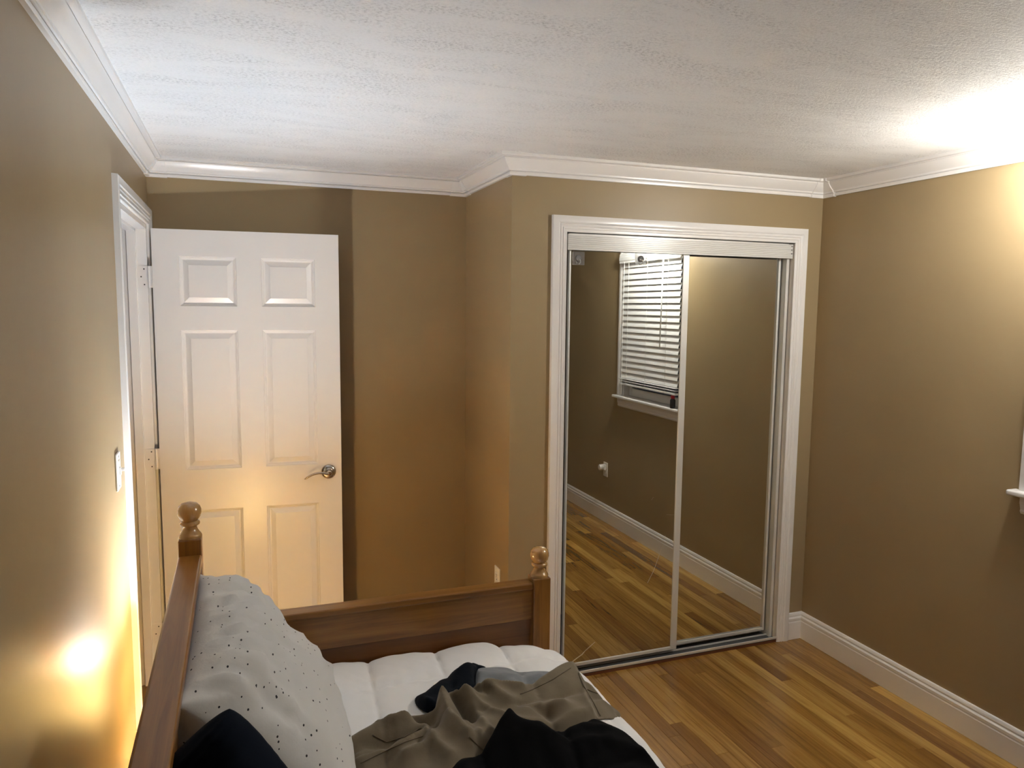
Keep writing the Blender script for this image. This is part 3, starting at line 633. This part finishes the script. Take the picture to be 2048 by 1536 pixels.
# ------------------------------------------------------------------ pillow and cushion
def cushion(name, m, c, eu, ev, hu, hv, tf, tb, label, cat, pw=3.0, wr=0.006, seed=0, n=56, corner=0.0, group=None):
    c = Vector(c); eu = Vector(eu).normalized(); en = eu.cross(Vector(ev)).normalized(); ev = en.cross(eu).normalized()
    mb = MB(); rows = []
    def shape(u, v, sgn):
        # u, v in [-1, 1]; sides bow in a little between the corners
        bow = 1 - 0.05 * (1 - v * v) ; bow2 = 1 - 0.05 * (1 - u * u)
        a = max(0.0, (1 - abs(u) ** pw)) ** 0.55 * max(0.0, (1 - abs(v) ** pw)) ** 0.55
        wv = noise.noise(Vector((u * 1.8 + seed, v * 2.5, sgn))) * wr * 0.8 - abs(noise.noise(Vector((u * 1.1 + seed, (v + 0.35 * u * u) * 4.2, 5 + sgn)))) * wr * 1.1
        wv += wr * 1.6 * smooth(-0.5, 0.9, v) * (1 - 2.2 * abs(noise.noise(Vector((u * 7.5 + 1.2 * v * v + seed, v * 1.1 + 0.5 * u, 7.7 + sgn)))))
        edge = min(1.0, 6 * min(1 - abs(u), 1 - abs(v)))
        t = (tf if sgn > 0 else tb) * a + wv * edge
        kc = 1 - corner * abs(u * v) ** 3
        return c + eu * (u * hu * bow * kc) + ev * (v * hv * bow2 * kc) + en * (t * sgn)
    for sgn in (1, -1):
        st = len(mb.v)
        for j in range(n + 1):
            for i in range(n + 1):
                mb.v.append(tuple(shape(math.sin((i / n - .5) * math.pi), math.sin((j / n - .5) * math.pi), sgn)))
        for j in range(n):
            for i in range(n):
                q = (st + j * (n + 1) + i, st + j * (n + 1) + i + 1, st + (j + 1) * (n + 1) + i + 1, st + (j + 1) * (n + 1) + i)
                mb.f.append(q if sgn > 0 else q[::-1])
    o = mb.build(name, m, smooth=True)
    bq = bmesh.new(); bq.from_mesh(o.data); bmesh.ops.remove_doubles(bq, verts=bq.verts, dist=2e-4); bmesh.ops.recalc_face_normals(bq, faces=bq.faces); bq.to_mesh(o.data); bq.free()
    o.data.polygons.foreach_set('use_smooth', [True] * len(o.data.polygons))
    return tag(o, label, cat, group), (c, eu, ev, en)
pl, fr = cushion('bed_pillow', M_PILLOW, (0.040, 1.795, 0.792), (0, 1, 0), (-0.30, 0, 0.31), 0.362, 0.245, 0.105, 0.125,
                 'white black-speckled pillow leaning on the bed back', 'pillow', 3.2, 0.017, 2.0)
c_, eu_, ev_, en_ = fr
fl = MB(); nn = 60                                    # flange of the pillowcase along its lower edge
for i in range(nn + 1):
    u = -1 + 2 * i / nn
    for q in (0.0, 1.0):
        p = c_ + eu_ * (u * 0.340) + ev_ * (-0.238 - 0.034 * q) + en_ * (0.006 * math.sin(u * 23) * q + 0.004 * math.sin(u * 11))
        fl.v.append(tuple(p))
fl.f = [(2 * i, 2 * i + 1, 2 * i + 3, 2 * i + 2) for i in range(nn)]
fl.build('flange', M_PILLOW, pl, smooth=True, solid=0.003)
U_ = Vector((0.90, -0.42, 0.02)); V_ = Vector((-0.22, 0.40, 0.88)).normalized(); U_ = (U_ - V_ * U_.dot(V_)).normalized()
pk = ray(461, 1392, 'y', 1.33)                       # tip of the raised corner
N_ = U_.cross(V_)
def onp(px, py):
    d = FW + RT * ((px - 1024) / FPX) + UP * ((768 - py) / FPX); return CAM + d * ((pk - CAM).dot(N_) / d.dot(N_))
eL = (onp(338, 1505) - pk).normalized(); eR = (onp(592, 1545) - pk).normalized()
V_ = -(eL + eR).normalized(); U_ = (eR - eL); U_ = (U_ - V_ * U_.dot(V_)).normalized()
cushion('cushion', M_CUSH, pk - V_ * 0.240, U_ - V_, U_ + V_, 0.175, 0.175, 0.075, 0.06,
        'dark navy cushion propped on a corner before the speckled pillow', 'cushion', 3.4, 0.006, 5.0, corner=0.115)

# ------------------------------------------------------------------ clothes thrown on the bed
def c2p(cx, cy): return (640 + cx / 2.8444, 1320 + cy / 2.8444)
def cover_z(x, y):
    return top_z(x, y) + 0.012 * smooth(0.95, 0.60, x) * smooth(1.7, 2.1, y)
def garment(name, m, outline, zb, ridges, par, label=None, cat=None, thick=0.018, ew=0.035, lift=0.0, seed=0.0, step=0.011, wr=0.006, bh=None, lowz=0.005):
    """outline: points of the photograph's frame with an optional height over the cover; ridges: (points, height, width)"""
    pts = []; hs = []
    ol = []
    for k, q in enumerate(outline):                   # a denser outline
        r = outline[(k + 1) % len(outline)]
        d = math.hypot(q[0] - r[0], q[1] - r[1]); nn = max(1, int(d / 22))
        for t in range(nn):
            f = t / nn; ol.append((q[0] + (r[0] - q[0]) * f, q[1] + (r[1] - q[1]) * f, (q[2] if len(q) > 2 else 0) * (1 - f) + (r[2] if len(r) > 2 else 0) * f))
    for (a, b, h) in ol:
        p = c2p(a, b); P = ray(*p, 'z', zb + h); pts.append(Vector((P.x, P.y))); hs.append(h)
    rg = []
    for rp, hh, ww in ridges:
        rg.append(([ray(*c2p(a, b), 'z', zb + 0.02).to_2d() for a, b in rp], hh, ww))
    mnx = min(p.x for p in pts); mxx = max(p.x for p in pts); mny = min(p.y for p in pts); mxy = max(p.y for p in pts)
    n0 = len(pts); allp = list(pts); y = mny; row = 0
    while y < mxy:
        x = mnx + (step / 2 if row % 2 else 0)
        while x < mxx: allp.append(Vector((x + random.uniform(-.1, .1) * step, y + random.uniform(-.1, .1) * step))); x += step
        y += step * 0.87; row += 1
    res = delaunay_2d_cdt(allp, [(i, (i + 1) % n0) for i in range(n0)], [list(range(n0))], 1, 1e-5)
    V, F = res[0], res[2]
    def segd(p, a, b):
        ab = b - a; t = max(0, min(1, (p - a).dot(ab) / max(ab.dot(ab), 1e-9))); return (p - a - ab * t).length
    mb = MB()
    for p in V:
        dmin = 9; wsum = 0; hsum = 0
        for i in range(n0):
            d = segd(p, pts[i], pts[(i + 1) % n0]); dmin = min(dmin, d)
            wgt = 1.0 / ((p - pts[i]).length ** 2 + 2e-5) ; wsum += wgt; hsum += wgt * hs[i]
        e = 1 - math.exp(-dmin / ew)
        h = hsum / wsum + thick * e + lift * smooth(0, 0.12, dmin)
        for rp, hh, ww in rg:
            d = min(segd(p, rp[i], rp[i + 1]) for i in range(len(rp) - 1)) if len(rp) > 1 else (p - rp[0]).length
            h += 1.45 * hh * math.exp(-(d / ww) ** 1.4) * min(1, dmin / 0.012)
        h += wr * e * (noise.noise(Vector((p.x * 16, p.y * 11, seed))) + 0.5 * noise.noise(Vector((p.x * 33 + 5, p.y * 26, seed + 3))))
        h -= wr * 0.9 * e * abs(noise.noise(Vector((p.x * 9 - p.y * 14, p.y * 7 + p.x * 6, seed + 8))))
        mb.v.append((p.x, p.y, max(cover_z(p.x, p.y) - 0.012, zb - 0.02 if p.x < 0.9 else 0) + lowz + 0.012 + h) if p.x < 0.98 else (p.x, p.y, zb + lowz + h))
    mb.f = [tuple(f) for f in F]
    o = mb.build(name, m, par, smooth=True)
    if sum(p.normal.z for p in o.data.polygons) < 0: o.data.flip_normals()
    s = o.modifiers.new('sub', 'SUBSURF'); s.levels = 1; s.render_levels = 1
    s = o.modifiers.new('solid', 'SOLIDIFY'); s.thickness = 0.003; s.offset = -1
    if label: tag(o, label, cat)
    return o
ZB = 0.600
shirt = thing('shirt', tuple(ray(*c2p(800, 180), 'z', ZB)), 'black and grey shirt crumpled under the khaki trousers', 'shirt')
garment('shirt_body', M_NAVY, [(535, 275), (545, 250), (580, 250), (605, 222), (680, 150), (760, 88), (820, 72), (870, 46), (905, 58), (950, 74), (930, 100), (900, 90), (887, 120), (884, 160), (886, 215), (900, 300), (760, 340), (640, 345), (590, 335), (548, 305)], ZB,
        [([(600, 300), (700, 200), (840, 100)], 0.018, 0.05), ([(560, 280), (620, 310)], 0.012, 0.02), ([(800, 110), (880, 70)], 0.010, 0.02), ([(640, 260), (760, 170)], -0.008, 0.012)], shirt, thick=0.012, seed=3.0)
garment('shirt_panel', M_GREY, [(890, 90), (930, 78), (1060, 76), (1180, 100), (1290, 104), (1340, 110), (1300, 190), (1100, 290), (900, 300), (886, 215), (884, 150)], ZB,
        [([(900, 110), (1000, 130), (1250, 120)], 0.012, 0.03), ([(950, 190), (1100, 160)], 0.010, 0.015), ([(1000, 150), (1120, 190)], -0.007, 0.010), ([(890, 90), (886, 200)], 0.006, 0.01)], shirt, thick=0.010, seed=5.0)
garment('trousers', M_PANTS, [(92, 540), (112, 512), (200, 468), (320, 402), (400, 364, .012), (470, 366, .012), (520, 352, .015), (600, 346, .02), (652, 322, .03), (662, 270, .04), (700, 236, .05), (740, 210, .055), (785, 232, .045), (900, 216, .035), (1050, 206, .035), (1130, 182, .04),
        (1200, 152, .045), (1320, 90, .055), (1445, 12, .07), (1475, 66, .05), (1502, 130, .02), (1560, 155), (1640, 195), (1690, 230), (1716, 264), (1690, 302), (1560, 372), (1480, 425), (1290, 480), (1120, 560), (960, 640), (880, 760), (420, 760), (160, 660), (104, 585)], ZB,
        [([(700, 250), (690, 330), (740, 440), (850, 520)], 0.035, 0.030), ([(740, 215), (800, 290), (900, 400), (960, 470)], 0.020, 0.022), ([(720, 280), (790, 330), (870, 400)], -0.026, 0.012),
         ([(850, 250), (1000, 290), (1180, 330), (1380, 310)], 0.020, 0.025), ([(860, 290), (1050, 250), (1300, 150)], 0.014, 0.02), ([(930, 240), (900, 280)], -0.012, 0.010),
         ([(1130, 320), (1290, 340)], -0.014, 0.014), ([(1440, 30), (1500, 200), (1570, 360)], 0.016, 0.014), ([(1475, 90), (1540, 250), (1600, 330)], -0.014, 0.014), ([(1520, 150), (1700, 250)], 0.008, 0.012),
         ([(130, 530), (300, 440), (480, 400)], 0.022, 0.035), ([(180, 570), (330, 520), (560, 450)], -0.012, 0.012), ([(200, 600), (400, 540), (600, 470)], 0.014, 0.018), ([(540, 380), (610, 400)], -0.022, 0.016), ([(600, 420), (640, 520)], 0.014, 0.016),
         ([(560, 510), (660, 440), (660, 340)], -0.018, 0.014), ([(480, 590), (640, 540), (740, 600)], 0.016, 0.02), ([(840, 440), (930, 520)], 0.010, 0.012), ([(1150, 400), (1350, 380), (1500, 330)], 0.012, 0.02),
         ([(760, 262), (900, 335), (1100, 390)], 0.012, 0.012), ([(765, 240), (930, 258), (1150, 240)], 0.012, 0.010), ([(790, 262), (960, 292)], -0.012, 0.008), ([(110, 562), (250, 502), (420, 470)], -0.013, 0.008), ([(330, 412), (430, 424), (520, 392)], 0.012, 0.010), ([(420, 560), (560, 500)], 0.014, 0.012), ([(690, 250), (670, 300), (665, 350)], 0.016, 0.010), ([(735, 225), (715, 262), (735, 285), (775, 290)], 0.014, 0.007), ([(1200, 420), (1330, 415), (1450, 400)], -0.008, 0.010)],
        None, 'crumpled khaki trousers thrown across the comforter', 'trousers', thick=0.018, ew=0.045, seed=11.0, step=0.009, wr=0.007)
trousers = bpy.data.objects['trousers']
bpy.context.view_layer.update()
from mathutils.bvhtree import BVHTree
bvt = BVHTree.FromPolygons([v.co for v in trousers.data.vertices], [tuple(p.vertices) for p in trousers.data.polygons])
def seam(pts, r=0.0013):
    out = []
    for a, b in zip(pts[:-1], pts[1:]):
        for k in range(8):
            q = ray(*c2p(a[0] + (b[0] - a[0]) * k / 8, a[1] + (b[1] - a[1]) * k / 8), 'z', 0.9)
            hit = bvt.ray_cast(CAM, (q - CAM).normalized())
            if hit[0]: out.append(hit[0] + Vector((0, 0, 0.0012)))
    if len(out) > 2: MB().tube(out, r, 5).build('seam', M_SEAM, trousers, smooth=True)
seam([(1140, 196), (1205, 172), (1325, 112), (1440, 38)]); seam([(1470, 75), (1500, 150), (1560, 250), (1600, 330)]); seam([(1520, 170), (1640, 215), (1690, 275)])
seam([(230, 590), (330, 540), (480, 470), (600, 430)]); seam([(300, 430), (380, 470), (480, 440), (590, 380)]); seam([(850, 440), (900, 490), (945, 525)])
hb_ = bvt.ray_cast(CAM, (ray(*c2p(1692, 262), 'z', 0.9) - CAM).normalized())
if hb_[0]: MB().lathe([(0.0, 0.0), (0.008, 0.0), (0.008, 0.002), (0.0, 0.0025)], tuple(hb_[0]), 14).build('button', M_SEAM, trousers)
garment('black_garment', M_BLACKC, [(1062, 362, .055), (1100, 386, .05), (1150, 425, .04), (1220, 456, .035), (1290, 466, .03), (1420, 436, .03), (1540, 400, .02), (1562, 410), (1600, 430), (1720, 455), (1850, 490), (1930, 545), (1990, 625), (2060, 760), (640, 800), (740, 620), (880, 585, .03), (920, 540, .04), (980, 455, .05), (1005, 405, .055)], ZB,
        [([(1062, 380), (1090, 480), (1200, 560)], 0.03, 0.05), ([(1250, 520), (1500, 460), (1700, 500)], 0.016, 0.03), ([(1300, 560), (1600, 540), (1850, 560)], 0.014, 0.025), ([(1150, 480), (1350, 510)], -0.012, 0.016), ([(1550, 420), (1750, 490), (1900, 590)], 0.012, 0.02)],
        None, 'black garment heaped in front of the khaki trousers', 'garment', thick=0.024, ew=0.045, seed=21.0, step=0.010, wr=0.009)
# thin strand behind the trousers
pts = [ray(1128, 1338, 'y', 1.99), ray(1150, 1319, 'y', 2.03), ray(1164, 1309, 'y', 2.05), ray(1170, 1302, 'y', 2.06), ray(1180, 1293, 'y', 2.08), ray(1190, 1284, 'y', 2.10)]
st = MB().tube(pts, [0.0022, 0.0022, 0.002, 0.0014, 0.0018, 0.0008], 6, 0.5).build('dry_strand', M_STRAND, smooth=True)
tag(st, 'thin bent straw-coloured strand sticking up beyond the trousers', 'strand')
